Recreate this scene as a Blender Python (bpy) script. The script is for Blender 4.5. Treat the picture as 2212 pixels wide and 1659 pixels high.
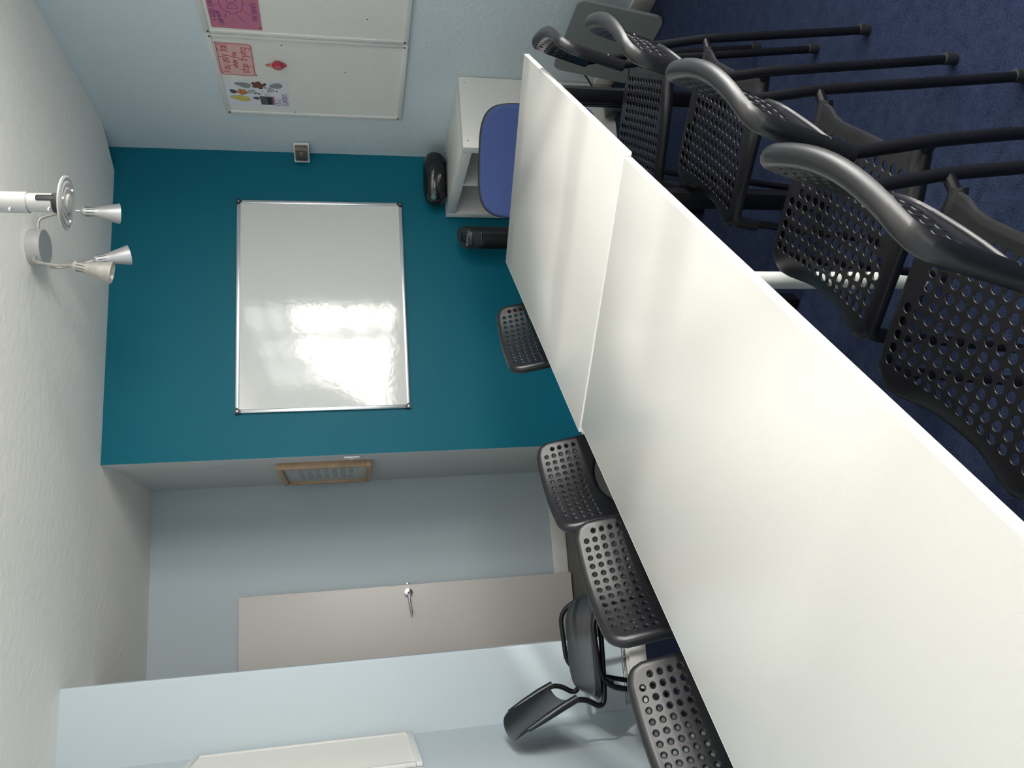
import bpy, bmesh, math, random
from mathutils import Vector, Matrix
random.seed(7)
PI = math.pi
for o in list(bpy.data.objects):
    bpy.data.objects.remove(o)
S = bpy.context.scene
COL = S.collection

# ---------------------------------------------------------------- camera
YAW, PIT, ROL, FPX, CAMH = 0.2337, -0.2018, -0.0267, 1687.9, 1.3472
fw = Vector((math.sin(YAW)*math.cos(PIT), math.cos(YAW)*math.cos(PIT), math.sin(PIT)))
r0 = Vector((math.cos(YAW), -math.sin(YAW), 0)); u0 = r0.cross(fw)
rt = math.cos(ROL)*r0 + math.sin(ROL)*u0
upv = -math.sin(ROL)*r0 + math.cos(ROL)*u0
cd = bpy.data.cameras.new('camera'); cam = bpy.data.objects.new('camera', cd); COL.objects.link(cam)
cd.sensor_fit = 'HORIZONTAL'; cd.sensor_width = 36.0; cd.lens = FPX*36.0/2212.0; cd.clip_start = 0.02
ax, ay, az = -upv, rt, -fw                      # the photograph lies on its side: image right is down in the room
cam.matrix_world = Matrix(((ax.x, ay.x, az.x, 0), (ax.y, ay.y, az.y, 0), (ax.z, ay.z, az.z, CAMH), (0, 0, 0, 1)))
S.camera = cam

# ---------------------------------------------------------------- light and exposure
W = bpy.data.worlds.new('sky'); S.world = W; W.use_nodes = True
bg = W.node_tree.nodes['Background']; bg.inputs[0].default_value = (0.62, 0.78, 1.0, 1); bg.inputs[1].default_value = 1.2
S.view_settings.view_transform = 'Standard'; S.view_settings.look = 'None'
S.view_settings.gamma = 1.0; S.view_settings.use_curve_mapping = False
S.view_settings.exposure = 0.0

def area(name, loc, target, sx, sy, power, color):
    l = bpy.data.lights.new(name, 'AREA'); l.shape = 'RECTANGLE'; l.size = sx; l.size_y = sy
    l.energy = power; l.color = color
    o = bpy.data.objects.new(name, l); COL.objects.link(o); o.location = loc
    o.rotation_euler = (Vector(target)-Vector(loc)).to_track_quat('-Z', 'Y').to_euler()
    return o
# daylight standing in the window openings behind the camera
area('daylight_right', (2.66, -0.05, 1.62), (-1.0, 0.4, 1.35), 3.1, 1.42, 112, (1.0, 0.985, 0.96))
area('daylight_back', (0.75, -4.35, 1.60), (0.75, 5.0, 1.5), 2.4, 1.45, 42, (1.0, 0.98, 0.95))
# light thrown up through the windows by the sunlit ground outside
area('ground_bounce_right', (2.78, -0.05, 1.45), (0.6, 0.6, 3.4), 3.1, 1.4, 262, (1.0, 0.95, 0.86))
area('ground_bounce_back', (0.75, -4.40, 1.05), (0.6, 1.2, 3.0), 2.4, .8, 10, (1.0, 0.96, 0.88))

# weak hazy sun slanting through the right-hand windows
sl = bpy.data.lights.new('sun', 'SUN'); sl.energy = 2.0; sl.angle = math.radians(1.6); sl.color = (1.0, .97, .90)
so = bpy.data.objects.new('sun', sl); COL.objects.link(so)
so.rotation_euler = Vector((-.70, .70, -.40)).to_track_quat('-Z', 'Y').to_euler()

# ---------------------------------------------------------------- materials
def mat(name, col, rough=0.5, metal=0.0, spec=0.5, bump=None, vary=None, coat=0.0):
    m = bpy.data.materials.new(name); m.use_nodes = True
    n = m.node_tree.nodes; L = m.node_tree.links; b = n['Principled BSDF']
    b.inputs['Base Color'].default_value = (*col, 1); b.inputs['Roughness'].default_value = rough
    b.inputs['Metallic'].default_value = metal; b.inputs['Specular IOR Level'].default_value = spec
    b.inputs['Coat Weight'].default_value = coat
    tc = n.new('ShaderNodeTexCoord')
    if vary:
        sc, amt, det = vary
        t = n.new('ShaderNodeTexNoise'); t.inputs['Scale'].default_value = sc; t.inputs['Detail'].default_value = det
        L.new(tc.outputs['Object'], t.inputs['Vector'])
        mr = n.new('ShaderNodeMapRange'); mr.inputs['From Min'].default_value = .25; mr.inputs['From Max'].default_value = .75
        mr.inputs['To Min'].default_value = 1-amt; mr.inputs['To Max'].default_value = 1+amt
        L.new(t.outputs['Fac'], mr.inputs['Value'])
        mx = n.new('ShaderNodeVectorMath'); mx.operation = 'SCALE'; mx.inputs[0].default_value = col
        L.new(mr.outputs[0], mx.inputs['Scale']); L.new(mx.outputs[0], b.inputs['Base Color'])
    if bump:
        sc, st, det = bump
        t = n.new('ShaderNodeTexNoise'); t.inputs['Scale'].default_value = sc; t.inputs['Detail'].default_value = det
        L.new(tc.outputs['Object'], t.inputs['Vector'])
        bp = n.new('ShaderNodeBump'); bp.inputs['Strength'].default_value = st; bp.inputs['Distance'].default_value = .01
        L.new(t.outputs['Fac'], bp.inputs['Height']); L.new(bp.outputs[0], b.inputs['Normal'])
    return m
M = {}
M['bluewall'] = mat('pale_blue_wall_paint', (.57, .65, .69), .6, bump=(38, .22, 3), spec=.3)
M['smoothblue'] = mat('smooth_pale_blue_paint', (.45, .515, .555), .55, bump=(6, .06, 4), spec=.3)
M['whitewall'] = mat('off_white_wall_paint', (.62, .64, .64), .6, bump=(30, .1, 3), spec=.3)
M['teal'] = mat('teal_wall_paint', (.0003, .112, .163), .5, bump=(22, .07, 4), spec=.18)
M['ceiling'] = mat('ceiling_paint', (.88, .865, .82), .75, bump=(26, .32, 4), spec=.2)
M['trim'] = mat('white_gloss_trim_paint', (.66, .64, .61), .35, vary=(9, .06, 3))
M['door'] = mat('cream_door_paint', (.60, .57, .545), .4, bump=(5, .04, 3))
M['table'] = mat('white_melamine', (.465, .456, .434), .20, spec=.5, bump=(420, .025, 2))
M['edge'] = mat('white_edge_banding', (.90, .87, .85), .35)
M['shelfwhite'] = mat('white_foil_board', (.60, .60, .575), .35)
M['plastic'] = mat('black_plastic', (.0095, .0095, .0112), .33, bump=(900, .04, 2), spec=.36, vary=(12, .12, 3))
M['shell'] = mat('smooth_charcoal_plastic', (.010, .013, .016), .30, bump=(500, .04, 2), spec=.5)
M['tube'] = mat('black_powder_coated_steel', (.006, .006, .008), .3, spec=.3, bump=(700, .05, 2))
M['chrome'] = mat('bright_steel', (.72, .73, .75), .22, 1.0)
M['silver'] = mat('satin_silver_paint', (.50, .50, .50), .38, .55)
M['tarnish'] = mat('tarnished_silver_paint', (.46, .44, .40), .42, .5, vary=(30, .18, 4))
M['lampgold'] = mat('warm_lamp_inside', (.70, .60, .40), .4, .3)
M['greypole'] = mat('light_grey_coated_tube', (.36, .36, .355), .35, .25)
M['rubber'] = mat('black_rubber', (.008, .008, .012), .7)
M['alu'] = mat('anodised_aluminium', (.62, .65, .68), .3, .8)
M['wbsurf'] = mat('whiteboard_enamel', (.63, .64, .62), .08, spec=.5, bump=(28, .035, 5))
M['capblack'] = mat('black_corner_plastic', (.012, .012, .015), .4)
M['felt'] = mat('white_felt_board', (.70, .70, .665), .9, bump=(260, .3, 3), vary=(300, .04, 2))
M['boardframe'] = mat('white_plastic_frame', (.62, .62, .60), .35)
M['bluefabric'] = mat('blue_woven_fabric', (.040, .068, .20), .9, bump=(600, .4, 3), vary=(220, .1, 3))
M['wood'] = mat('pale_beech_wood', (.46, .31, .19), .5, vary=(18, .16, 4))
M['paper'] = mat('white_paper', (.66, .68, .72), .8)
M['mount'] = mat('grey_green_mount_paper', (.46, .49, .47), .3)
M['print'] = mat('faint_blue_print', (.30, .35, .42), .8)
M['pinkpaper'] = mat('dark_pink_paper', (.47, .155, .24), .8)
M['palepink'] = mat('pale_pink_paper', (.66, .40, .38), .8)
M['purpleink'] = mat('purple_ink', (.09, .03, .20), .8)
M['redink'] = mat('red_ink', (.50, .04, .05), .8)
M['violetink'] = mat('violet_ink', (.22, .06, .28), .8)
M['blackink'] = mat('black_ink', (.02, .02, .025), .8)
M['brass'] = mat('brass_strip', (.42, .36, .22), .4, .5)
M['latchmetal'] = mat('brown_aged_metal', (.20, .17, .13), .45, .55, vary=(40, .3, 4))
M['white'] = mat('white_plastic', (.66, .66, .66), .35)
M['glossblack'] = mat('glossy_black_plastic', (.006, .007, .010), .12, spec=.6)
M['darkgrey'] = mat('dark_grey_plastic', (.025, .028, .032), .35)
M['lcd'] = mat('green_grey_display', (.06, .16, .16), .2)
M['leadgrey'] = mat('light_grey_table_leg_paint', (.62, .64, .61), .32)
M['panel'] = mat('grey_painted_board', (.17, .19, .185), .5)
M['glass'] = mat('glass', (.9, .95, .97), .05)

def carpet_mat():
    m = bpy.data.materials.new('navy_needlefelt_carpet'); m.use_nodes = True
    n = m.node_tree.nodes; L = m.node_tree.links; b = n['Principled BSDF']
    b.inputs['Roughness'].default_value = 1; b.inputs['Specular IOR Level'].default_value = .1
    tc = n.new('ShaderNodeTexCoord')
    a = n.new('ShaderNodeTexNoise'); a.inputs['Scale'].default_value = 230; a.inputs['Detail'].default_value = 4
    c = n.new('ShaderNodeTexNoise'); c.inputs['Scale'].default_value = 26; c.inputs['Detail'].default_value = 5; c.inputs['Roughness'].default_value = .7
    L.new(tc.outputs['Object'], a.inputs['Vector']); L.new(tc.outputs['Object'], c.inputs['Vector'])
    ad = n.new('ShaderNodeMath'); ad.operation = 'ADD'; L.new(a.outputs['Fac'], ad.inputs[0])
    ml = n.new('ShaderNodeMath'); ml.operation = 'MULTIPLY'; ml.inputs[1].default_value = .75; L.new(c.outputs['Fac'], ml.inputs[0]); L.new(ml.outputs[0], ad.inputs[1])
    cr = n.new('ShaderNodeValToRGB'); cr.color_ramp.elements[0].position = .62; cr.color_ramp.elements[0].color = (.007, .012, .032, 1)
    cr.color_ramp.elements[1].position = 1.12; cr.color_ramp.elements[1].color = (.023, .033, .068, 1)
    L.new(ad.outputs[0], cr.inputs[0]); L.new(cr.outputs[0], b.inputs['Base Color'])
    bp = n.new('ShaderNodeBump'); bp.inputs['Strength'].default_value = .5; bp.inputs['Distance'].default_value = .004
    L.new(a.outputs['Fac'], bp.inputs['Height']); L.new(bp.outputs[0], b.inputs['Normal'])
    return m
M['carpet'] = carpet_mat()
def vinyl_mat():
    m = bpy.data.materials.new('grey_wood_effect_vinyl'); m.use_nodes = True
    n = m.node_tree.nodes; L = m.node_tree.links; b = n['Principled BSDF']; b.inputs['Roughness'].default_value = .45
    tc = n.new('ShaderNodeTexCoord'); mp = n.new('ShaderNodeMapping'); mp.inputs['Scale'].default_value = (4, 60, 1)
    L.new(tc.outputs['Object'], mp.inputs['Vector'])
    a = n.new('ShaderNodeTexNoise'); a.inputs['Scale'].default_value = 3; a.inputs['Detail'].default_value = 6; L.new(mp.outputs[0], a.inputs['Vector'])
    cr = n.new('ShaderNodeValToRGB'); cr.color_ramp.elements[0].position = .3; cr.color_ramp.elements[0].color = (.06, .058, .05, 1)
    cr.color_ramp.elements[1].position = .7; cr.color_ramp.elements[1].color = (.125, .122, .108, 1)
    L.new(a.outputs['Fac'], cr.inputs[0]); L.new(cr.outputs[0], b.inputs['Base Color'])
    return m
M['vinyl'] = vinyl_mat()

# ---------------------------------------------------------------- helpers
def tag(o, label=None, cat=None, group=None, kind=None):
    if label: o['label'] = label
    if cat: o['category'] = cat
    if group: o['group'] = group
    if kind: o['kind'] = kind
    return o
def link(name, me, m, parent=None):
    if m is not None: me.materials.append(m)
    o = bpy.data.objects.new(name, me); COL.objects.link(o)
    if parent is not None: o.parent = parent
    return o
def finish(bm, name, m, parent=None, smooth=True, ang=35):
    bmesh.ops.recalc_face_normals(bm, faces=bm.faces)
    me = bpy.data.meshes.new(name); bm.to_mesh(me); bm.free()
    if smooth:
        me.polygons.foreach_set('use_smooth', [True]*len(me.polygons))
        me.set_sharp_from_angle(angle=math.radians(ang))
    return link(name, me, m, parent)
def empty(name, loc, rz=0.0):
    o = bpy.data.objects.new(name, None); COL.objects.link(o); o.location = loc; o.rotation_euler = (0, 0, rz)
    o.empty_display_size = .05
    return o
def abox(bm, lo, hi, bev=0.0, seg=2, mat4=None):
    lo = Vector(lo); hi = Vector(hi); c = (lo+hi)/2; s = hi-lo
    r = bmesh.ops.create_cube(bm, size=1.0)
    vs = r['verts']
    for v in vs: v.co = Vector((v.co.x*s.x, v.co.y*s.y, v.co.z*s.z)) + c
    if bev > 0:
        es = list({e for v in vs for e in v.link_edges})
        rr = bmesh.ops.bevel(bm, geom=es, offset=bev, segments=seg, affect='EDGES', profile=.5)
        vs = list({v for f in rr['faces'] for v in f.verts} | {v for v in vs if v.is_valid})
    if mat4 is not None:
        for v in vs: v.co = mat4 @ v.co
    return vs
def box(name, lo, hi, m, parent=None, bev=0.0, seg=2, mat4=None):
    bm = bmesh.new(); abox(bm, lo, hi, bev, seg, mat4); return finish(bm, name, m, parent)
def smooth_path(pts, rad=.03, n=5):
    """round the inner corners of a polyline"""
    P = [Vector(p) for p in pts]; out = [P[0]]
    for i in range(1, len(P)-1):
        a, b, c = P[i-1], P[i], P[i+1]
        d1 = (a-b); d2 = (c-b); r = min(rad, d1.length*.48, d2.length*.48)
        p = b+d1.normalized()*r; q = b+d2.normalized()*r
        for k in range(n+1):
            t = k/n; out.append(p*(1-t)**2 + b*2*t*(1-t) + q*t*t)
    out.append(P[-1]); return out
def atube(bm, pts, r, seg=12, caps=True, radii=None):
    P = [Vector(p) for p in pts]; rings = []
    d = (P[1]-P[0]).normalized(); a = Vector((0, 0, 1)) if abs(d.z) < .9 else Vector((1, 0, 0))
    nrm = d.cross(a).normalized()
    for i, p in enumerate(P):
        if i == 0: t = P[1]-P[0]
        elif i == len(P)-1: t = P[-1]-P[-2]
        else: t = (P[i]-P[i-1]).normalized()+(P[i+1]-P[i]).normalized()
        t.normalize(); nrm = (nrm - t*nrm.dot(t)).normalized(); b = t.cross(nrm)
        rr = radii[i] if radii else r
        rings.append([bm.verts.new(p + (nrm*math.cos(2*PI*k/seg) + b*math.sin(2*PI*k/seg))*rr) for k in range(seg)])
    for A, B in zip(rings, rings[1:]):
        for k in range(seg): bm.faces.new((A[k], A[(k+1) % seg], B[(k+1) % seg], B[k]))
    if caps:
        bm.faces.new(rings[0][::-1]); bm.faces.new(rings[-1])
def tube(name, pts, r, m, parent=None, seg=12, radii=None, caps=True):
    bm = bmesh.new(); atube(bm, pts, r, seg, caps, radii); return finish(bm, name, m, parent)
def alathe(bm, prof, seg=32, mat4=None):
    """prof: (radius, z) pairs; zero radius closes the shape"""
    rings = []
    for r, z in prof:
        if r < 1e-6: rings.append([bm.verts.new((0, 0, z))])
        else: rings.append([bm.verts.new((r*math.cos(2*PI*k/seg), r*math.sin(2*PI*k/seg), z)) for k in range(seg)])
    for A, B in zip(rings, rings[1:]):
        for k in range(seg):
            k2 = (k+1) % seg
            if len(A) == 1 and len(B) == 1: continue
            if len(A) == 1: bm.faces.new((A[0], B[k], B[k2]))
            elif len(B) == 1: bm.faces.new((A[k], A[k2], B[0]))
            else: bm.faces.new((A[k], A[k2], B[k2], B[k]))
    if mat4 is not None:
        for R in rings:
            for v in R: v.co = mat4 @ v.co
def lathe(name, prof, m, parent=None, seg=32, mat4=None, ang=35):
    bm = bmesh.new(); alathe(bm, prof, seg, mat4); return finish(bm, name, m, parent, ang=ang)
def frame_to(loc, zdir):
    q = Vector(zdir).to_track_quat('Z', 'Y'); return Matrix.Translation(loc) @ q.to_matrix().to_4x4()
def prism(name, pts, h, m, parent=None, mat4=None, bev=0.0):
    bm = bmesh.new()
    A = [bm.verts.new((x, y, 0)) for x, y in pts]; B = [bm.verts.new((x, y, h)) for x, y in pts]
    bm.faces.new(A[::-1]); bm.faces.new(B); n = len(A)
    for i in range(n): bm.faces.new((A[i], A[(i+1) % n], B[(i+1) % n], B[i]))
    if bev: bmesh.ops.bevel(bm, geom=list(bm.edges), offset=bev, segments=2, affect='EDGES')
    if mat4 is not None:
        for v in bm.verts: v.co = mat4 @ v.co
    return finish(bm, name, m, parent)
def roundrect(x0, y0, x1, y1, r, n=6):
    out = []
    for cx, cy, a in ((x1-r, y1-r, 0), (x0+r, y1-r, 90), (x0+r, y0+r, 180), (x1-r, y0+r, 270)):
        for k in range(n+1):
            t = math.radians(a+90*k/n); out.append((cx+r*math.cos(t), cy+r*math.sin(t)))
    return out
def ribbon(bm, pts, w, z=0.0, closed=False):
    """flat pen stroke in the xy plane"""
    P = [Vector((p[0], p[1], 0)) for p in pts]
    if closed: P = P + [P[0]]
    L = []; Rr = []
    for i, p in enumerate(P):
        a = P[max(i-1, 0)]; b = P[min(i+1, len(P)-1)]; d = (b-a)
        if d.length < 1e-9: d = Vector((1, 0, 0))
        d.normalize(); nn = Vector((-d.y, d.x, 0))*w/2
        L.append(bm.verts.new((p.x+nn.x, p.y+nn.y, z))); Rr.append(bm.verts.new((p.x-nn.x, p.y-nn.y, z)))
    for i in range(len(P)-1): bm.faces.new((L[i], Rr[i], Rr[i+1], L[i+1]))
def strokes(name, lines, w, m, parent, mat4, z=0.0):
    bm = bmesh.new()
    for l in lines: ribbon(bm, l, w, z)
    for v in bm.verts: v.co = mat4 @ v.co
    me = bpy.data.meshes.new(name); bm.to_mesh(me); bm.free()
    return link(name, me, m, parent)
# hand-lettered alphabet: strokes on a 1 x 1 box
def arc(cx, cy, rx, ry, a0, a1, n=10):
    return [(cx+rx*math.cos(math.radians(a0+(a1-a0)*k/n)), cy+ry*math.sin(math.radians(a0+(a1-a0)*k/n))) for k in range(n+1)]
G = {
 'A': [[(0, 0), (.35, 1), (.7, 0)], [(.13, .38), (.57, .38)]],
 'B': [[(0, 0), (0, 1)], [(0, 1)]+arc(.3, .77, .3, .23, 90, -90, 6)+[(0, .54)], [(0, .54)]+arc(.33, .27, .33, .27, 90, -90, 6)+[(0, 0)]],
 'C': [arc(.38, .5, .36, .5, 50, 310, 12)],
 'D': [[(0, 0), (0, 1)], [(0, 1), (.2, 1)]+arc(.2, .5, .5, .5, 90, -90, 10)+[(0, 0)]],
 'E': [[(.6, 1), (0, 1), (0, 0), (.6, 0)], [(0, .52), (.5, .52)]],
 'G': [arc(.38, .5, .36, .5, 50, 340, 12)+[(.72, .42), (.42, .42)]],
 'H': [[(0, 0), (0, 1)], [(.62, 0), (.62, 1)], [(0, .5), (.62, .5)]],
 'I': [[(.1, 0), (.1, 1)]],
 'J': [[(.5, 1), (.5, .25)]+arc(.26, .25, .24, .25, 0, -170, 7)],
 'O': [arc(.38, .5, .38, .5, 90, 450, 16)],
 'R': [[(0, 0), (0, 1)], [(0, 1)]+arc(.32, .75, .3, .25, 90, -90, 6)+[(0, .5)], [(.25, .5), (.65, 0)]],
 'S': [arc(.32, .75, .28, .25, 40, 260, 9)+arc(.32, .26, .3, .26, 90, -150, 9)],
 'T': [[(0, 1), (.7, 1)], [(.35, 1), (.35, 0)]],
 'U': [[(0, 1), (0, .3)]+arc(.3, .3, .3, .3, 180, 360, 8)+[(.6, 1)]],
 'Y': [[(0, 1), (.33, .5), (.66, 1)], [(.33, .5), (.3, 0)]],
 'a': [arc(.26, .28, .25, .28, 40, 330, 10), [(.52, .58), (.5, .1), (.58, 0)]],
 'e': [[(.03, .3), (.5, .34)]+arc(.27, .3, .24, .28, 10, 310, 10)],
 'f': [[(.5, .92)]+arc(.34, .8, .16, .2, 80, 180, 5)+[(.17, -.1)], [(0, .52), (.42, .56)]],
 'g': [arc(.26, .3, .24, .26, 30, 350, 10), [(.5, .56), (.5, -.2)]+arc(.27, -.2, .23, .2, 0, -160, 6)],
 'h': [[(0, 0), (.02, 1)], [(.02, .35)]+arc(.22, .36, .2, .22, 170, 0, 7)+[(.42, 0)]],
 'i': [[(.05, 0), (.05, .56)], [(.05, .78), (.06, .84)]],
 'l': [[(.05, 0), (.08, 1)]],
 'n': [[(0, 0), (0, .56)], [(0, .34)]+arc(.2, .36, .2, .2, 170, 0, 7)+[(.4, 0)]],
 'o': [arc(.25, .29, .24, .29, 90, 450, 12)],
 'p': [[(0, .56), (0, -.42)], arc(.24, .3, .23, .26, 160, -160, 10)],
 'r': [[(0, 0), (0, .56)], [(0, .32)]+arc(.2, .34, .2, .22, 170, 50, 5)],
 's': [arc(.2, .43, .18, .14, 30, 250, 7)+arc(.2, .15, .19, .15, 80, -150, 7)],
 't': [[(.2, .92), (.2, .1), (.34, 0)], [(0, .6), (.42, .62)]],
 'u': [[(0, .56), (0, .2)]+arc(.2, .2, .2, .2, 180, 360, 6)+[(.4, .56), (.42, 0)]],
 'w': [[(0, .56), (.14, 0), (.28, .44), (.42, 0), (.56, .56)]],
 'y': [[(0, .56), (.2, .05)], [(.42, .56), (.1, -.42)]],
}
ADV = {'I': .3, 'i': .24, 'l': .28, 'f': .5, 'r': .45, 's': .5, 't': .5, 'w': .72, ' ': .5}
def textlines(txt, x, y, h, slant=0.0, rise=0.0, jit=.03, width=None):
    out = []; cx = 0.0; x_ = x
    tot = sum(ADV.get(ch, .9 if ch.isupper() else .62) for ch in txt)*h; k_ = width/tot if width else 1.0
    for ch in txt:
        if ch in G:
            dy = random.uniform(-jit, jit)
            for st in G[ch]:
                out.append([(x+(cx+px+slant*py)*h*k_, y+(py+dy)*h+rise*(cx+px)*h) for px, py in st])
        cx += ADV.get(ch, .9 if ch.isupper() else .62)
    return out
def hatch_disc(n, cx, cy, r): return [(cx+r*math.cos(2*PI*k/n), cy+r*math.sin(2*PI*k/n)) for k in range(n)]
def flat(name, pts, m, parent, mat4, z=0.0):
    bm = bmesh.new(); bm.faces.new([bm.verts.new((x, y, z)) for x, y in pts])
    for v in bm.verts: v.co = mat4 @ v.co
    bmesh.ops.triangulate(bm, faces=bm.faces)
    me = bpy.data.meshes.new(name); bm.to_mesh(me); bm.free()
    return link(name, me, m, parent)

# ---------------------------------------------------------------- room shell
XL, XR, YT, YF, YB, YBK = -.691, 2.376, 4.157, 3.767, 5.076, -4.22
ZC, XT0, XT1, YRET = 2.575, .632, .600, 4.22
XFE = -.361
def struct(name, m, *boxes, bev=0.0):
    bm = bmesh.new()
    for lo, hi in boxes: abox(bm, lo, hi, bev)
    return tag(finish(bm, name, m), kind='structure')
struct('floor', M['carpet'], ((XL-.05, YBK-.1, -.06), (XR+.05, 3.86, 0)))
struct('floor_alcove', M['vinyl'], ((-1.9, 3.86, -.06), (XT0+.02, YB+.05, -.001)))
st = struct('trim_1', M['brass'], ((XFE, 3.842, 0), (XT0, 3.880, .006)), bev=.002)
# ceiling, with the small ramp where it rises into the far right corner
def quadmesh(name, polys, m):
    bm = bmesh.new(); cache = {}
    for p in polys:
        vs = []
        for c in p:
            k = tuple(round(x, 4) for x in c)
            if k not in cache: cache[k] = bm.verts.new(c)
            vs.append(cache[k])
        bm.faces.new(vs)
    bmesh.ops.remove_doubles(bm, verts=bm.verts, dist=1e-5)
    me = bpy.data.meshes.new(name); bm.to_mesh(me); bm.free(); o = link(name, me, m)
    md = o.modifiers.new('thick', 'SOLIDIFY'); md.thickness = .05; md.offset = 1
    return tag(o, kind='structure')
ZA = 2.548
c = quadmesh('ceiling', [
    [(XL-.05, YBK-.1, ZC), (XR+.06, YBK-.1, ZC), (XR+.06, 3.84, ZC), (2.20, YT+.05, ZC), (XT0, YT+.05, ZC), (XT0, YT, ZC), (XL-.05, YT, ZC)],
    [(XR+.06, 3.84, ZC), (XR+.06, YT+.05, ZC+.125), (2.20, YT+.05, ZC)],
    [(-1.9, YT, ZC), (XL-.05, YT, ZC), (XT0, YT, ZC), (XT0+.05, YB+.05, ZA), (-1.9, YB+.05, ZA)]], M['ceiling'])
for p in c.data.polygons: pass
WT = .12; HW = 2.72
# teal end wall, with the return of the pier and the side wall of the alcove
struct('wall_teal', M['teal'], ((XT0+.0005, YT, 0), (XR+WT, YT+.04, HW)))
def prismz(name, pts, z0, z1, m, kind='structure'):
    o = prism(name, pts, z1-z0, m, None, Matrix.Translation((0, 0, z0))); return tag(o, kind=kind)
prismz('wall_pier', [(XT0, YT+.0005), (XT0+.3, YT+.041), (XT0+.3, 4.32), (XT0-.006, 4.32)], 0, HW, M['whitewall'])
prismz('wall_alcove', [(XT0+.006, 4.32), (XT0+.3, 4.32), (XT0+.3, YB+.1), (XT1, YB+.1), (XT1, YB)], 0, HW, M['whitewall'])
struct('wall_back', M['smoothblue'], ((-1.95, YB, 0), (XT0+.1, YB+WT, HW)))
struct('wall_hall', M['whitewall'], ((-1.95, YF+.3, 0), (-1.9, YB, HW)))
prismz('wall_front', [(XL-.05, YF), (XFE-.012, YF), (XFE, YF+.006), (-.398, YRET), (-1.95, YRET), (-1.95, YF+.25), (XL-.05, YF+.25)], 0, HW, M['smoothblue'])
struct('wall_left', M['smoothblue'], ((XL-WT, YBK-.1, 0), (XL, YF+.1, HW)))
# right wall with its window opening behind the camera
wy0, wy1, wz0, wz1 = -1.6, 1.5, .88, 2.32
struct('wall_right', M['bluewall'], ((XR, wy1, 0), (XR+WT, YT+.04, HW)), ((XR, YBK-.1, 0), (XR+WT, wy0, HW)), ((XR, wy0, 0), (XR+WT, wy1, wz0)), ((XR, wy0, wz1), (XR+WT, wy1, HW)))
bx0, bx1 = -.45, 1.95
struct('wall_rear', M['smoothblue'], ((XL-.05, YBK-WT, 0), (bx0, YBK, HW)), ((bx1, YBK-WT, 0), (XR+.05, YBK, HW)), ((bx0, YBK-WT, 0), (bx1, YBK, wz0)), ((bx0, YBK-WT, wz1), (bx1, YBK, HW)))
def window_y(name, x0, x1, y0, n, rails=((1.80, 1.87),)):
    w = empty(name, ((x0+x1)/2, y0, wz0)); tag(w, kind='structure')
    inv = Matrix.Translation(-w.location)
    bm = bmesh.new()
    for lo, hi in (((x0, y0-.04, wz0), (x1, y0+.02, wz0+.05)), ((x0, y0-.04, wz1-.05), (x1, y0+.02, wz1)), ((x0, y0-.04, wz0), (x0+.05, y0+.02, wz1)), ((x1-.05, y0-.04, wz0), (x1, y0+.02, wz1))):
        abox(bm, lo, hi, 0, 2, inv)
    for k in range(1, n):
        xx = x0+(x1-x0)*k/n; abox(bm, (xx-.065, y0-.04, wz0), (xx+.065, y0+.02, wz1), 0, 2, inv)
    for ra, rb in rails: abox(bm, (x0, y0-.02, ra), (x1, y0+.0, rb), 0, 2, inv)
    finish(bm, 'window_frame', M['white'], w)
    return w
window_y('window_1', bx0, bx1, YBK-.04, 3)
w2 = window_y('window_2', -1.55, 1.55, 0, 3, ((2.09, 2.15), (1.90, 1.96), (1.36, 1.41), (1.08, 1.13)))
w2.rotation_euler = (0, 0, PI/2); w2.location = (XR+.05, -.05, wz0)
# skirtings
sk = [('baseboard_teal', (XT0+.012, YT-.018, 0), (XR-.4, YT, .10)), ('baseboard_right', (XR-.018, YBK, 0), (XR, 3.36, .10)),
      ('baseboard_front', (XL+.018, YF-.018, 0), (XFE-.005, YF, .088)), ('baseboard_left', (XL, YBK, 0), (XL+.018, YF, .09)),
      ('baseboard_back', (-1.9, YB-.018, 0), (XT1, YB, .098))]
for n_, lo, hi in sk: tag(box(n_, lo, hi, M['trim'], bev=.005), kind='structure')
# old chased filler line above the front skirting
bm = bmesh.new()
for zz, th_ in ((.101, .004), (.110, .003), (.119, .0025)):
    x = XL+.02
    while x < XFE-.03:
        l = random.uniform(.02, .08); d = random.uniform(-.002, .002)
        abox(bm, (x, YF-.0035, zz+d), (min(x+l, XFE-.012), YF-.0002, zz+d+th_)); x += l+random.uniform(.003, .02)
tag(finish(bm, 'trim_2', M['latchmetal']), kind='structure')
tag(box('trim_3', (XL+.018, YF-.006, .088), (XFE-.008, YF, .100), M['trim'], bev=.002), kind='structure')

# the door leaf standing off the back wall
d = empty('door_1', (-.062, 4.985, 0)); tag(d, kind='structure')
box('door_leaf', (-.78, 0, .006), (0, .042, 2.035), M['door'], d, bev=.003)
h = lathe('rose', [(0, .012), (.018, .012), (.026, .009), (.027, 0), (0, 0)], M['chrome'], d, mat4=frame_to((-.047, 0, 1.043), (0, -1, 0)))
tube('door_handle', smooth_path([(-.047, -.008, 1.043), (-.047, -.045, 1.043), (-.09, -.052, 1.040), (-.165, -.048, 1.030)], .015), .008, M['chrome'], d, radii=None)
box('latch', (0, .008, 1.035), (.012, .030, 1.053), M['chrome'], d, bev=.002)

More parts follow.
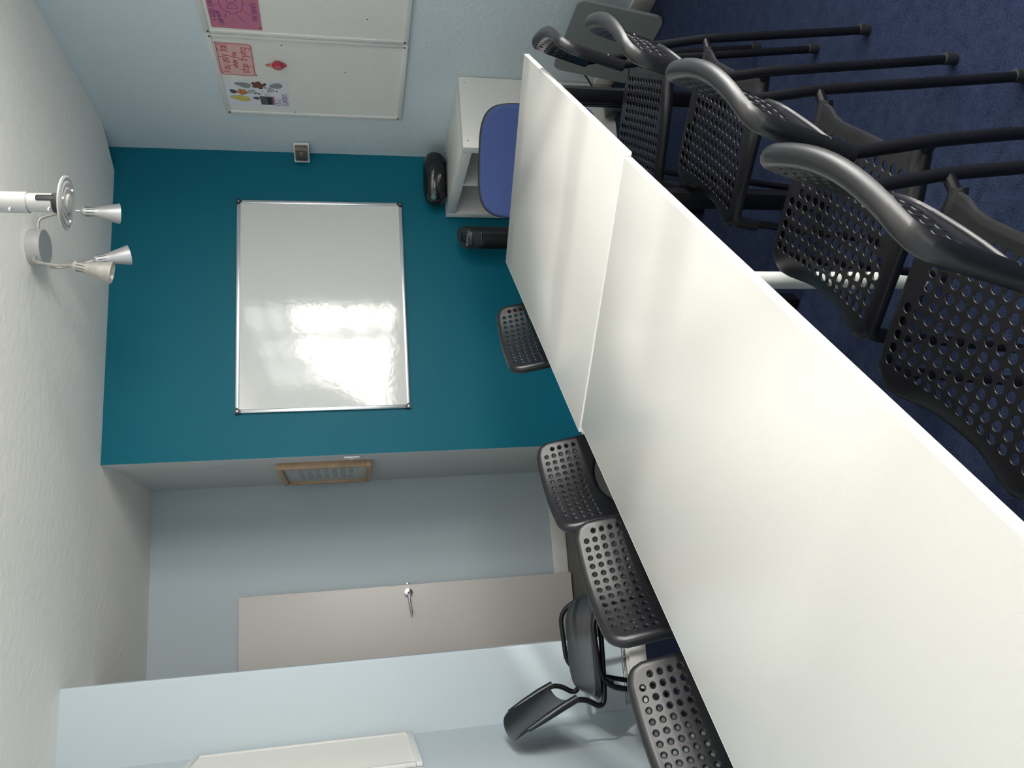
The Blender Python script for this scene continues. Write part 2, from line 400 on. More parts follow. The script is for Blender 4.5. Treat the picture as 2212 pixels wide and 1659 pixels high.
# ---------------------------------------------------------------- tables
TH, OX, OY = .797, .870, 1.4942
T = Vector((math.sin(TH), math.cos(TH), 0)); N = Vector((math.cos(TH), -math.sin(TH), 0)); O = Vector((OX, OY, 0))
def table(name, origin, th, t0, t1, wd, label, legm, legs, square, edgedark=False):
    t = Vector((math.sin(th), math.cos(th), 0)); n = Vector((math.cos(th), -math.sin(th), 0))
    cen = origin + t*(t0+t1)/2 - n*wd/2
    e = empty(name, cen, math.atan2(n.y, n.x))          # local x = outward, local y = t
    tag(e, label, 'table', 'white tables pushed together end to end')
    hl = (t1-t0)/2; hw = wd/2
    box('tabletop', (-hw+.0012, -hl+.0012, .722), (hw-.0012, hl-.0012, .740), M['table'], e, bev=.0015)
    z0, z1 = .7225, .7394
    for lo, hi in (((-hw, -hl, z0), (-hw+.0012, hl, z1)), ((hw-.0012, -hl, z0), (hw, hl, z1)), ((-hw+.0012, -hl, z0), (hw-.0012, -hl+.0012, z1)), ((-hw+.0012, hl-.0012, z0), (hw-.0012, hl, z1))):
        box('edge_band', lo, hi, M['edge'], e)
    for (lt, ln) in legs:
        y = lt-(t0+t1)/2; x = ln+wd/2
        if square: box('leg', (x-.023, y-.023, 0), (x+.023, y+.023, .722), legm, e, bev=.003)
        else:
            lathe('leg', [(0, 0), (.018, 0), (.020, .012), (.020, .70), (.05, .703), (.05, .7225), (0, .7225)], legm, e, mat4=Matrix.Translation((x, y, 0)))
    if square:
        ya = min(l[0] for l in legs)-(t0+t1)/2; yb = max(l[0] for l in legs)-(t0+t1)/2
        for x in (-hw+.10, hw-.10): box('rail', (x-.012, ya+.02, .69), (x+.012, yb-.02, .722), legm, e)
    return e
O2 = O + T*.002 + N*.010
table('meeting_table', O, TH, -1.42, 0, .7357, 'nearest white rectangular table with pale grey round legs filling the foreground', M['leadgrey'],
      [(-.165, -.225), (-.165, -.56), (-1.25, -.165), (-1.25, -.57)], False)
table('meeting_table', O2, .808, 0, 1.145, .770, 'farther white rectangular table with square black legs, nearest the whiteboard wall', M['tube'],
      [(.30, -.205), (1.06, -.105), (.30, -.53), (1.06, -.50)], True)

# ---------------------------------------------------------------- perforated chairs
P0 = .0243
def shell(rows, halfw, ytop, R, rear, rim, rimang, mapf, hole_r=.0083, rear_rim=.006, thick=.0042):
    """rows: number of holes in each row from the open edge to the rounded edge.
    Returns a bmesh: a perforated sheet whose side and far edges are rolled over."""
    nr = len(rows); y0 = -nr*P0/2.0
    xs = [('c', i*P0) for i in range(-7, 8)]
    fr = [.5, 1.0]; s_rim = [rim*rimang*k/6 for k in range(1, 7)]
    left = [('s', -1, f, s) for f, s in [(1.0, s) for s in s_rim[::-1]] + [(1.0, 0), (.5, 0)]]
    right = [('s', 1, f, s) for f, s in [(.5, 0), (1.0, 0)] + [(1.0, s) for s in s_rim]]
    cols = left+xs+right
    ys = [('c', y0+j*P0) for j in range(nr+1)]
    bot = [('b', 1.0, s) for s in (rear_rim*1.5, rear_rim*.8)] + [('b', 1.0, 0), ('b', .66, 0), ('b', .33, 0)]
    top = [('t', .5, 0), ('t', 1.0, 0)] + [('t', 1.0, s) for s in s_rim]
    rws = bot+ys+top
    yt = y0+nr*P0
    def flatpos(ci, rj):
        # rail position (x, y) before the corner is rounded
        def lim(i_, w_):                               # keep the outer grid lines inside a narrow edge
            v = abs(i_)*P0
            if abs(i_) >= 5: v = min(v, w_-.0035*(8-abs(i_)))
            return math.copysign(v, i_) if i_ else 0.0
        ic = round(ci[1]/P0) if ci[0] == 'c' else ci[1]*7
        sy = rj[2] if rj[0] == 't' else 0
        if rj[0] == 'c': y = rj[1]
        elif rj[0] == 't': y = yt+(ytop-yt)*rj[1]
        else:
            y = y0-.01
            for _ in range(3):
                w = halfw(y); x7 = abs(lim(7, w))
                xx = lim(ic, w) if ci[0] == 'c' else ci[1]*(x7+(w-x7)*ci[2])
                y = y0+(rear(xx)-y0)*rj[1]
        w = halfw(y); x7 = abs(lim(7, w))
        if ci[0] == 'c': x = lim(ic, w); sx = 0; sg = 1
        else: sg = ci[1]; sx = ci[3]; x = sg*(x7+(w-x7)*ci[2])
        if rj[0] == 't': w = halfw(yt)
        return x, y, sx, sy, (rj[2] if rj[0] == 'b' else 0), sg, w
    def pos(ci, rj):
        x, y, sx, sy, sb, sg, w = flatpos(ci, rj)
        dx = abs(x)-(w-R)+sx; dy = y-(ytop-R)+sy
        drop = 0.0
        if dx > 0 and dy > 0:
            m = max(dx, dy); l = math.hypot(dx, dy); ux, uy = dx/l, dy/l
            cx = (w-R)*(1 if x > 0 else -1); cy = ytop-R
            sd = max(0, m-R); rr = min(m, R)+rim*math.sin(sd/rim)
            drop = rim*(1-math.cos(sd/rim))
            X = cx+(1 if x > 0 else -1)*ux*rr; Y = cy+uy*rr
        else:
            X, Y = x, y
            if sx > 0: X = x+(1 if x > 0 else -1)*rim*math.sin(sx/rim); drop = rim*(1-math.cos(sx/rim))
            if sy > 0: Y = y+rim*math.sin(sy/rim); drop = rim*(1-math.cos(sy/rim))
        if sb > 0:
            Y -= rear_rim*math.sin(sb/rear_rim); drop = max(drop, rear_rim*(1-math.cos(sb/rear_rim)))
        return X, Y, drop
    verts = []; faces = []
    cache = {}; hard = []
    def V(key, p):
        if key not in cache: cache[key] = len(verts); verts.append(p)
        return cache[key]
    nc, nj = len(cols), len(rws)
    c0 = len(left); j0 = len(bot)
    g = [[pos(cols[i], rws[j]) for j in range(nj)] for i in range(nc)]
    def gv(i, j): return V(('g', i, j), g[i][j])
    def mid(i, j, k, l):
        a, b = g[i][j], g[k][l]; key = ('m',)+tuple(sorted(((i, j), (k, l))))
        return V(key, tuple((a[q]+b[q])/2 for q in range(3)))
    inner = []
    for i in range(nc-1):
        for j in range(nj-1):
            hole = False
            if c0 <= i < c0+14 and j0 <= j < j0+nr:
                n = rows[j-j0]; k = i-c0; off = (14-n)//2; hole = off <= k < 14-off
            innr = (c0-1 <= i <= c0+14) and (j0-1 <= j <= j0+nr)
            if not innr:
                faces.append([gv(i, j), gv(i+1, j), gv(i+1, j+1), gv(i, j+1)]); continue
            ring = []
            # only edges shared with cells of the inner block carry a middle vertex
            def em(a, b, other):
                oi, oj = other
                if (c0-1 <= oi <= c0+14) and (j0-1 <= oj <= j0+nr): ring.append(mid(*a, *b))
            A, B, Cc, D = (i, j), (i+1, j), (i+1, j+1), (i, j+1)
            ring.append(gv(*A)); em(A, B, (i, j-1)); ring.append(gv(*B)); em(B, Cc, (i+1, j)); ring.append(gv(*Cc)); em(Cc, D, (i, j+1)); ring.append(gv(*D)); em(D, A, (i-1, j))
            if not hole: faces.append(ring); continue
            cx = (g[i][j][0]+g[i+1][j][0])/2; cy = (g[i][j][1]+g[i][j+1][1])/2
            def circ(r, dz, tagk):
                return [V((tagk, i, j, k), (cx+r*math.cos(math.radians(225+22.5*k)), cy+r*math.sin(math.radians(225+22.5*k)), dz)) for k in range(16)]
            c1 = circ(hole_r+.0009, 0, 'h1'); c2 = circ(hole_r+.0003, .0004, 'h2'); c3 = circ(hole_r, .0011, 'h3')
            for k in range(8):
                faces.append([ring[k], ring[(k+1) % 8], c1[(2*k+2) % 16], c1[2*k+1], c1[2*k]])
            for k in range(16):
                k2 = (k+1) % 16; hard.append((c1[k], c1[k2]))
                faces.append([c1[k], c1[k2], c2[k2], c2[k]]); faces.append([c2[k], c2[k2], c3[k2], c3[k]])
    nv = len(verts)
    # thickness: a second sheet below, open edges closed
    bm = bmesh.new()
    top_v = [bm.verts.new(mapf(*v)) for v in verts]
    for f in faces: bm.faces.new([top_v[q] for q in f])
    bm.normal_update()

    bm.verts.ensure_lookup_table()
    nrm = [v.normal.copy() for v in bm.verts]
    low = [bm.verts.new(top_v[q].co - nrm[q]*thick) for q in range(nv)]
    bedges = [e for e in bm.edges if len(e.link_faces) == 1]
    pairs = []
    for e in bedges:
        f = e.link_faces[0]
        vs = list(f.verts); a, b = e.verts
        ia = vs.index(a)
        if vs[(ia+1) % len(vs)] is not b: a, b = b, a
        pairs.append((a, b))
    idx = {v: q for q, v in enumerate(top_v)}
    for f in faces: bm.faces.new([low[q] for q in f][::-1])
    for a, b in pairs: bm.faces.new((b, a, low[idx[a]], low[idx[b]]))
    return bm, hard+[(a+nv, b+nv) for a, b in hard]
def finish_shell(sh, name, m, parent):
    bm, hard = sh
    o = finish(bm, name, m, parent, ang=42); me = o.data
    want = {tuple(sorted(p)) for p in hard}
    at = me.attributes.get('sharp_edge') or me.attributes.new('sharp_edge', 'BOOLEAN', 'EDGE')
    ev = [0]*(2*len(me.edges)); me.edges.foreach_get('vertices', ev)
    vals = [False]*len(me.edges); at.data.foreach_get('value', vals)
    for i in range(len(me.edges)):
        a, b = ev[2*i], ev[2*i+1]
        if ((a, b) if a < b else (b, a)) in want: vals[i] = True
    at.data.foreach_set('value', vals); me.update()
    return o
def smooth01(t): t = max(0, min(1, t)); return t*t*(3-2*t)

def seat_map(X, Y, d):
    # sheet at .45 with a shallow dish and a waterfall front
    ax_ = abs(X)
    z = .4525 - .007*math.cos(min(1, ax_/.17)*PI/2)*math.cos(max(-1, min(1, Y/.17))*PI/2)
    if Y > .10:
        k = (Y-.10)/.075; mid_ = 1-smooth01((ax_-.03)/.13)
        z -= (.006+.020*mid_)*k*k; Y -= .013*mid_*k
    if Y < -.13: z += .002*smooth01((-.13-Y)/.05)
    return (X, Y, z-d)
def back_map(X, Y, d):
    # Y runs up the slope of the back; the ends come forward, the middle lies back
    t = (Y+.12)/.2
    yb = -.151 - .046*t
    yb -= .034*(1-min(1, abs(X/.180)**1.9))
    z = .776-(.078-Y)*.93
    return (X, yb-d*.96, z-d*.25)
def seat_halfw(y):
    return .1500+.0265*smooth01((y+.185)/.14)
def back_halfw(y):
    return .1775
def seat_rear(x):
    return -.148-.018*smooth01((abs(x)-.080)/.055)
def back_rear(x):
    return -.079-.039*smooth01((abs(x)-.02)/.14)
SEAT_ROWS = [12]*6+[14]*5
BACK_ROWS = [14]*4+[12]

CH_GROUP = {'r': 'black perforated chairs along the right side of the tables', 'l': 'black perforated chairs along the left side of the tables'}
def make_chair():
    e = empty('stacking_chair', (0, 0, 0))
    tag(e, 'x', 'chair')
    # shift the pattern block so the seat runs from -.186 to +.18
    sh = shell(SEAT_ROWS, lambda y: seat_halfw(y), .166, .045, seat_rear, .0145, 2.6, seat_map, rear_rim=.009)
    finish_shell(sh, 'seat', M['plastic'], e)
    sh = shell(BACK_ROWS, lambda y: back_halfw(y), .065, .034, back_rear, .0128, 2.7, back_map, hole_r=.0085)
    finish_shell(sh, 'backrest', M['plastic'], e)
    for s in (-1, 1):
        # rear leg: floor, knee, then up into the sleeve of the backrest
        pts = smooth_path([(s*.175, -.238, .008), (s*.1800, -.190, .45), (s*.1785, -.163, .598), (s*.1775, -.206, .740)], .03, 5)
        lg = tube('leg', pts, .0108, M['tube'], e)
        lathe('foot_cap', [(0, 0), (.012, 0), (.0135, .004), (.0135, .030), (.011, .031), (0, .031)], M['rubber'], lg, 14, Matrix.Translation((s*.176, -.2385, 0)))
        pts = smooth_path([(s*.180, .200, .008), (s*.1755, .152, .4365), (s*.1755, -.03, .4385), (s*.1520, -.140, .4400), (s*.1500, -.163, .4420), (s*.1800, -.1905, .4480)], .03, 6)
        lg = tube('leg', pts, .0098, M['tube'], e)
        lathe('foot_cap', [(0, 0), (.012, 0), (.0135, .004), (.0135, .030), (.011, .031), (0, .031)], M['rubber'], lg, 14, Matrix.Translation((s*.180, .1995, 0)))
        # plastic sleeves where the tube enters backrest, seat ear and seat front
        tube('sleeve', [(s*.177, -.1645, .600), (s*.1772, -.172, .625), (s*.1775, -.186, .672), (s*.1775, -.198, .715)], .0136, M['plastic'], e, seg=16)
        tube('sleeve', [(s*.1640, -.085, .4385), (s*.1550, -.122, .4395), (s*.1505, -.148, .4405), (s*.1500, -.163, .4415), (s*.1535, -.177, .4425)], .0140, M['plastic'], e, seg=18, radii=[.011, .0145, .0155, .0150, .0138])
        tube('sleeve', smooth_path([(s*.1755, .115, .4375), (s*.1755, .1525, .4375), (s*.1768, .163, .375)], .034, 6), .0138, M['plastic'], e, seg=16)
        lathe('screw', [(0, .003), (.003, .0025), (.0045, 0), (0, 0)], M['chrome'], e, seg=10, mat4=frame_to((s*.1850, -.187, .634), (s*.55, -.82, .15)))
    return e
chair0 = make_chair()
def dup(root):
    r = root.copy(); COL.objects.link(r)
    for ch in list(root.children):
        c_ = ch.copy(); COL.objects.link(c_); c_.parent = r
        for g_ in ch.children:
            q = g_.copy(); COL.objects.link(q); q.parent = c_
    return r
def place_chair(t, n, a, label, side, first=[True]):
    o = chair0 if first[0] else dup(chair0); first[0] = False
    dd = -N*math.cos(a) - T*math.sin(a)
    o.location = O+T*t+N*n; o.rotation_euler = (0, 0, math.atan2(-dd.x, dd.y))
    o['label'] = label; o['group'] = CH_GROUP[side]
    return o
place_chair(.700, -.088, .15, 'black perforated chair on the right side with its back nearest the right wall', 'r')
place_chair(.175, .012, -.03, 'second perforated chair from the far wall on the right side, beside the table joint', 'r')
place_chair(-.400, .012, 0.0, 'black perforated chair on the right side in front of the pale round table leg', 'r')
place_chair(-.815, -.020, .03, 'black perforated chair on the right side, nearest the camera, cut by the frame', 'r')
place_chair(.874, -.764, 2.959, 'black perforated chair back showing in front of the teal wall, across the far table', 'l')
place_chair(.098, -.829, 3.087, 'black perforated chair back in front of the alcove, beside the teal wall edge', 'l')
place_chair(-.359, -.771, 3.05, 'black perforated chair across the near table, just in front of the plain shell chair', 'l')
place_chair(-.80, -.755, PI, 'black perforated chair across the near table, nearest the camera, cut by the frame', 'l')

# ---------------------------------------------------------------- plain shell chair by the left wall
def shell_sheet(name, nu, nv, f, thick, m, parent):
    bm = bmesh.new(); g = [[bm.verts.new(f(i/(nu-1), j/(nv-1))) for j in range(nv)] for i in range(nu)]
    for i in range(nu-1):
        for j in range(nv-1): bm.faces.new((g[i][j], g[i+1][j], g[i+1][j+1], g[i][j+1]))
    o = finish(bm, name, m, parent, ang=60)
    md = o.modifiers.new('thick', 'SOLIDIFY'); md.thickness = thick; md.offset = 0
    md2 = o.modifiers.new('bev', 'BEVEL'); md2.width = thick*.4; md2.segments = 2; md2.limit_method = 'ANGLE'; md2.angle_limit = math.radians(50)
    return o
sc_ = empty('shell_chair', (-.33, 3.225, 0)); tag(sc_, 'plain black shell chair with bent tube frame, standing against the pale blue left wall', 'chair')
def sq(u, v, a, b, n=5.0):
    """square to superellipse"""
    x, y = 2*u-1, 2*v-1; m = max(abs(x), abs(y))
    if m < 1e-6: return 0, 0
    l = (abs(x/m)**n+abs(y/m)**n)**(1/n)
    return x/l*a, y/l*b
def seatf(u, v):
    x, y = sq(u, v, .195, .205)
    z = .462 - .012*math.cos(min(1, abs(y)/.2)*PI/2) + .014*(abs(y)/.205)**4
    if x > .07: z -= .045*((x-.07)/.125)**2
    z += .006*math.exp(-((abs(y)-.10-.35*(x+.1)*.2)/.018)**2)*smooth01((x+.05)/.15)
    if x < -.12: z += .012*((-.12-x)/.075)**2
    # rim turned down
    m = max(abs(2*u-1), abs(2*v-1))
    if m > .93: z -= .022*((m-.93)/.07)
    return (x, y, z)
shell_sheet('seat', 27, 27, seatf, .006, M['shell'], sc_)
def backf(u, v):
    x, y = sq(u, v, .205, .118, 6)              # x across, y up the slope
    t = (y+.118)/.236
    w = 1.0-.05*t
    bow = .048*(abs(x)/.205)**2.2
    lo = .018*(1-(x/.205)**2) if t < .35 else .018*(1-(x/.205)**2)*max(0, (1-(t-.35)/.4))
    yy = x*w
    X = -.192-.125*t + bow*(.55+.45*t)
    Z = .560+.222*t + lo*.9*(1-t)
    return (X, yy, Z)
shell_sheet('backrest', 27, 17, backf, .007, M['shell'], sc_)
for s in (-1, 1):
    # leg frame: rear foot, knee, along the side of the seat, front foot
    pts = smooth_path([(-.235, s*.215, .008), (-.135, s*.232, .425), (-.085, s*.245, .468), (.115, s*.245, .480), (.17, s*.225, .40), (.215, s*.215, .008)], .05, 7)
    tube('leg', pts, .0105, M['tube'], sc_)
    # back frame: under the seat, then up into the sleeve of the back
    pts = smooth_path([(.13, s*.168, .424), (-.10, s*.172, .432), (-.222, s*.186, .445), (-.162, s*.196, .535), (-.205, s*.199, .635)], .06, 7)
    tube('back_tube', pts, .0105, M['tube'], sc_)
    tube('sleeve', [(-.168, s*.197, .550), (-.193, s*.199, .610), (-.226, s*.200, .680), (-.258, s*.198, .745)], .016, M['shell'], sc_, radii=[.0155, .0155, .0135, .009])
    tube('bracket', [(.15, s*.232, .420), (.155, s*.13, .418)], .007, M['tube'], sc_, seg=8)
    tube('bracket', [(-.12, s*.236, .420), (-.115, s*.13, .422)], .007, M['tube'], sc_, seg=8)

# ---------------------------------------------------------------- blue fabric chair behind the far table
bc = empty('conference_chair', (1.575, 2.80, -.0), math.radians(-32+180)); tag(bc, 'blue fabric chair with black frame between the far table and the white shelf unit', 'chair')
# local +y is the front of the chair (towards the table)
def bf(u, v):
    x, y = sq(u, v, .240, .19, 4.2)
    return (x, -.215-.10*((y+.19)/.38)-.02*(1-(x/.24)**2)+0, .580+y)
def pad(name, f, thick, m, parent):
    o = shell_sheet(name, 25, 21, f, thick, m, parent); o.modifiers['bev'].width = thick*.48; o.modifiers['bev'].segments = 4; return o
pad('backrest', lambda u, v: tuple(Vector(bf(u, v))+Vector((0, .014, 0))), .030, M['bluefabric'], bc)
pad('back_shell', lambda u, v: (bf(u, v)[0]*1.018, bf(u, v)[1]-.012, .580+(bf(u, v)[2]-.580)*1.02), .012, M['plastic'], bc)
def bs(u, v):
    x, y = sq(u, v, .235, .215, 5); return (x, y+.01, .455-.01*(1-(x/.235)**2)-(.03*((y-.08)/.135)**2 if y > .08 else 0))
pad('seat', bs, .045, M['bluefabric'], bc)
for s in (-1, 1):
    tube('leg', smooth_path([(s*.262, -.245, .006), (s*.255, -.19, .42), (s*.16, -.235, .50), (s*.13, -.258, .58)], .05), .0165, M['tube'], bc)
    tube('leg', smooth_path([(s*.262, .235, .006), (s*.250, .20, .415), (s*.250, -.19, .415)], .05), .0150, M['tube'], bc)

# ---------------------------------------------------------------- cube shelf unit in the corner
cab = empty('shelf_unit', (XR-.002, 3.373, 0)); tag(cab, 'white cube shelf unit in the corner under the pinboard', 'shelf unit')
D_, L_, H_ = .390, .766, .792
t_ = .050
box('top_panel', (-D_, t_+.0003, H_-t_), (0, L_-t_-.0003, H_), M['shelfwhite'], cab, bev=.0015)
box('bottom_panel', (-D_, t_+.0005, .0), (0, L_-t_-.0005, t_), M['shelfwhite'], cab, bev=.0015)
box('side_panel', (-D_, .0, 0), (0, t_, H_), M['shelfwhite'], cab, bev=.0015)
box('side_panel', (-D_, L_-t_, 0), (0, L_, H_), M['shelfwhite'], cab, bev=.0015)
box('divider', (-D_+.003, L_/2-.008, t_+.0005), (-.005, L_/2+.008, H_-t_-.0005), M['shelfwhite'], cab)
box('shelf', (-D_+.003, t_+.0005, .388), (-.006, L_/2-.0085, .404), M['shelfwhite'], cab)
box('shelf', (-D_+.003, L_/2+.0085, .388), (-.006, L_-t_-.0005, .404), M['shelfwhite'], cab)
box('back_panel', (-.004, t_, t_), (-.001, L_-t_, H_-t_), M['shelfwhite'], cab)
for x in (-.352, -.032):
    for z in (H_-.025, .025):
        lathe('screw', [(0, .0012), (.0035, .001), (.0055, 0), (0, 0)], M['silver'], cab, seg=12, mat4=frame_to((x, 0, z), (0, -1, 0)))

# boombox on top
rd = empty('radio', (2.165, 4.035, H_), math.radians(-14)); tag(rd, 'black rounded portable radio standing on top of the white shelf unit', 'radio')
def superell(name, a, b, c, n, m, parent, z0, yoff=0, seg=28):
    bm = bmesh.new(); bmesh.ops.create_uvsphere(bm, u_segments=seg*2, v_segments=seg, radius=1)
    for v in bm.verts:
        x, y, z = v.co; l = (abs(x)**n[0]+abs(y)**n[1]+abs(z)**n[2])**(1/2.6)
        l = (abs(x)**3+abs(y)**2.4+abs(z)**2.6)**(1/2.7) or 1
        v.co = Vector((x/l*a, y/l*b+yoff, z/l*c+z0))
    return finish(bm, name, m, parent, ang=70)
superell('body', .152, .085, .066, (3, 2.4, 2.6), M['glossblack'], rd, .066)
lathe('disc_lid', [(0, .012), (.03, .011), (.046, .006), (.052, 0), (0, 0)], M['glossblack'], rd, mat4=frame_to((.0, -.070, .078), (0, -.8, .6)))
lathe('lid_button', [(0, .004), (.006, .003), (.008, 0), (0, 0)], M['silver'], rd, seg=16, mat4=frame_to((.0, -.080, .086), (0, -.8, .6)))
lathe('display', [(0, .003), (.016, .002), (.018, 0), (0, 0)], M['lcd'], rd, seg=8, mat4=frame_to((-.112, -.066, .084), (-.35, -.8, .5)))
for k, (xx, zz) in enumerate(((.082, .100), (.090, .088))):
    box('control', (xx-.008, -.068, zz-.003), (xx+.004, -.060, zz+.004), M['silver'], rd, bev=.001)
for s in (-1, 1): lathe('speaker', [(0, .002), (.030, .002), (.036, 0), (0, 0)], M['plastic'], rd, seg=28, mat4=frame_to((s*.098, -.066, .050), (s*.3, -.9, -.1)))
box('base', (-.09, -.05, 0), (.09, .05, .006), M['rubber'], rd)

# tower fan
fan = empty('tower_fan', (1.792, 3.99, 0), math.radians(-48)); tag(fan, 'black tower fan with a sloping control top beside the white shelf unit', 'fan')
def fanring(k, sc=1.0):
    a = 2*PI*k/36; x = .080*math.cos(a)*sc; y = .072*math.sin(a)*sc
    return x, y
bm = bmesh.new(); rings = []
for z, s, tilt in ((.03, .86, 0), (.06, .92, 0), (.62, 1.0, 0), (.68, 1.0, 0), (.700, 1.0, .40), (.712, .97, .42), (.722, .90, .43)):
    rings.append([bm.verts.new((fanring(k, s)[0], fanring(k, s)[1], z+tilt*(fanring(k, s)[1]+.0))) for k in range(36)])
for A, B in zip(rings, rings[1:]):
    for k in range(36): bm.faces.new((A[k], A[(k+1) % 36], B[(k+1) % 36], B[k]))
bm.faces.new(rings[0][::-1]); bm.faces.new(rings[-1])
finish(bm, 'body', M['darkgrey'], fan, ang=30)
lathe('base', [(0, 0), (.135, 0), (.14, .012), (.12, .028), (.05, .036), (0, .036)], M['glossblack'], fan)
bm = bmesh.new()
for k in range(13):
    a = math.radians(-90-42+84*k/12); x = .079*math.cos(a); y = .0715*math.sin(a)
    q = Matrix.Translation((x, y, 0)) @ Matrix.Rotation(a+PI/2, 4, 'Z')
    abox(bm, (-.0013, -.005, .08), (.0013, .003, .615), 0, 2, q)
g_ = finish(bm, 'grille', M['plastic'], fan); g_['kind'] = 'stuff'
bm = bmesh.new()
for z in [.09+.035*k for k in range(16)]:
    pts = [(.0815*math.cos(math.radians(-90-44+88*k/10)), .0740*math.sin(math.radians(-90-44+88*k/10)), z) for k in range(11)]
    atube(bm, pts, .0012, 6)
g_ = finish(bm, 'grille_ring', M['plastic'], fan); g_['kind'] = 'stuff'
pts = [(.0825*math.cos(math.radians(-90-48+96*k/14)), .0745*math.sin(math.radians(-90-48+96*k/14)), .628) for k in range(15)]
tube('grille_rim', pts, .007, M['glossblack'], fan)
for k in range(5):
    x = -.036+.018*k; lathe('button', [(0, .004), (.0055, .003), (.0065, 0), (0, 0)], M['chrome'], fan, seg=12, mat4=frame_to((x, -.043, .722-.0185), (0, -.40, .92)))
box('display', (-.030, -.028, .7115), (.030, .018, .7135), M['glossblack'], fan, bev=.0005, mat4=Matrix.Translation((0, 0, 0)) @ Matrix.Translation((0, -.005, .7225)) @ Matrix.Rotation(math.atan(.43), 4, 'X') @ Matrix.Translation((0, .005, -.7125)))

for ch in fan.children:
    ch.data.transform(Matrix.Diagonal((.80, .80, 1.0, 1.0)))

# ---------------------------------------------------------------- whiteboard
wb = empty('whiteboard', (1.469, YT, 1.042)); tag(wb, 'white dry-wipe board in an aluminium frame on the teal wall', 'whiteboard')
hw_, hh = .600, .900
box('board', (-hw_+.012, -.012, .012), (hw_-.012, -.001, hh-.012), M['wbsurf'], wb)
for n_, lo, hi in (('frame_rail', (-hw_+.015, -.018, 0), (hw_-.015, -.001, .020)), ('frame_rail', (-hw_+.015, -.018, hh-.020), (hw_-.015, -.001, hh)),
                   ('frame_rail', (-hw_, -.018, .015), (-hw_+.020, -.001, hh-.015)), ('frame_rail', (hw_-.020, -.018, .015), (hw_, -.001, hh-.015))):
    box(n_, lo, hi, M['alu'], wb, bev=.004)
for sx in (-1, 1):
    for z in (0, hh):
        cx = sx*hw_; s = 1 if z == 0 else -1
        c_ = prism('corner_cap', [(0, 0), (-sx*.030, 0), (-sx*.030, s*.016), (-sx*.022, s*.020), (-sx*.020, s*.024), (-sx*.016, s*.030), (0, s*.030)], .021, M['capblack'], wb,
              Matrix.Translation((cx+sx*.002, .0, z-s*.002)) @ Matrix.Rotation(PI/2, 4, 'X'), bev=.002)
        lathe('screw', [(0, .0015), (.004, .001), (.005, 0), (0, 0)], M['chrome'], c_, seg=12, mat4=frame_to((cx-sx*.010, -.0212, z+s*.010), (0, -1, 0)))

# ---------------------------------------------------------------- pinboards on the right wall and left wall
MR = lambda y, z, off: Matrix(((0, 0, -1, XR-off), (-1, 0, 0, y), (0, 1, 0, z), (0, 0, 0, 1)))   # local x -> -y, local y -> z, local z -> -x
def pinboard(name, y0, y1, z0, z1, left, label, group, screws=True):
    xw = XL if left else XR; sg = 1 if left else -1
    e = empty(name, (xw, (y0+y1)/2, z0)); tag(e, label, 'pinboard', group)
    hy = (y1-y0)/2; hz = z1-z0
    def bx(nm, a, b, m, bev=0.0):
        lo = [min(sg*a[0], sg*b[0]), a[1], a[2]]; hi = [max(sg*a[0], sg*b[0]), b[1], b[2]]
        return box(nm, lo, hi, m, e, bev=bev)
    bx('felt_panel', (.002, -hy+.012, .012), (.010, hy-.012, hz-.012), M['felt'])
    bx('frame_rail', (.001, -hy, 0), (.016, hy, .024), M['boardframe'], .002)
    bx('frame_rail', (.001, -hy, hz-.024), (.016, hy, hz), M['boardframe'], .002)
    bx('frame_rail', (.001, -hy, .0245), (.016, -hy+.024, hz-.0245), M['boardframe'], .002)
    bx('frame_rail', (.001, hy-.024, .0245), (.016, hy, hz-.0245), M['boardframe'], .002)
    if screws:
        for sy in (-1, 1):
            for z in (.018, hz-.018):
                lathe('screw', [(0, .002), (.004, .0015), (.0055, 0), (0, 0)], M['blackink'], e, seg=12, mat4=frame_to((sg*.016, sy*(hy-.016), z), (sg, 0, 0)))
    return e
pinboard('pinboard', 3.147, 3.765, 1.052, 1.941, False, 'white pinboard on the right wall holding the pale pink note and leaf drawing', 'white pinboards mounted in pairs')
pinboard('pinboard', 2.527, 3.145, 1.052, 1.941, False, 'white pinboard on the right wall with the dark pink sheet, cut by the frame', 'white pinboards mounted in pairs')
pinboard('pinboard', 3.140, 3.748, 1.128, 2.040, True, 'white pinboard on the left wall, seen almost edge-on', 'white pinboards mounted in pairs', False)
def tack(e, y, z, m=None):
    return lathe('tack', [(0, .003), (.0025, .002), (.0035, 0), (0, 0)], m or M['blackink'], e, seg=10, mat4=MR(y, z, .0125))
# pale pink note
def sheet(name, yc, zc, w, h, m, label, cat, rot=0.0, rr=.002, grp='papers pinned to the pinboards'):
    e = empty(name, (0, 0, 0)); tag(e, label, cat, grp)
    B = MR(yc, zc, .0112) @ Matrix.Rotation(rot, 4, 'Z')
    prism('paper', roundrect(-w/2, -h/2, w/2, h/2, rr, 4), .0012, m, e, B)
    return e, B
e, B = sheet('note', 3.323, 1.834, .236, .157, M['palepink'], 'pale pink note with red handwriting on the pinboard', 'note', math.radians(-1.5), .016)
ln = textlines('You only fail', -.104, .030, .044, .12, .0, width=.208) + textlines('when you', -.060, -.006, .030, .12, .0, width=.118) + textlines('stop trying', -.096, -.052, .040, .12, 0, width=.190)
strokes('lettering', ln, .0034, M['redink'], e, B, .0018)
bd = roundrect(-.114, -.0745, .114, .0745, .014, 5)
strokes('border', [bd+[bd[0]]], .0028, M['redink'], e, B, .0018)
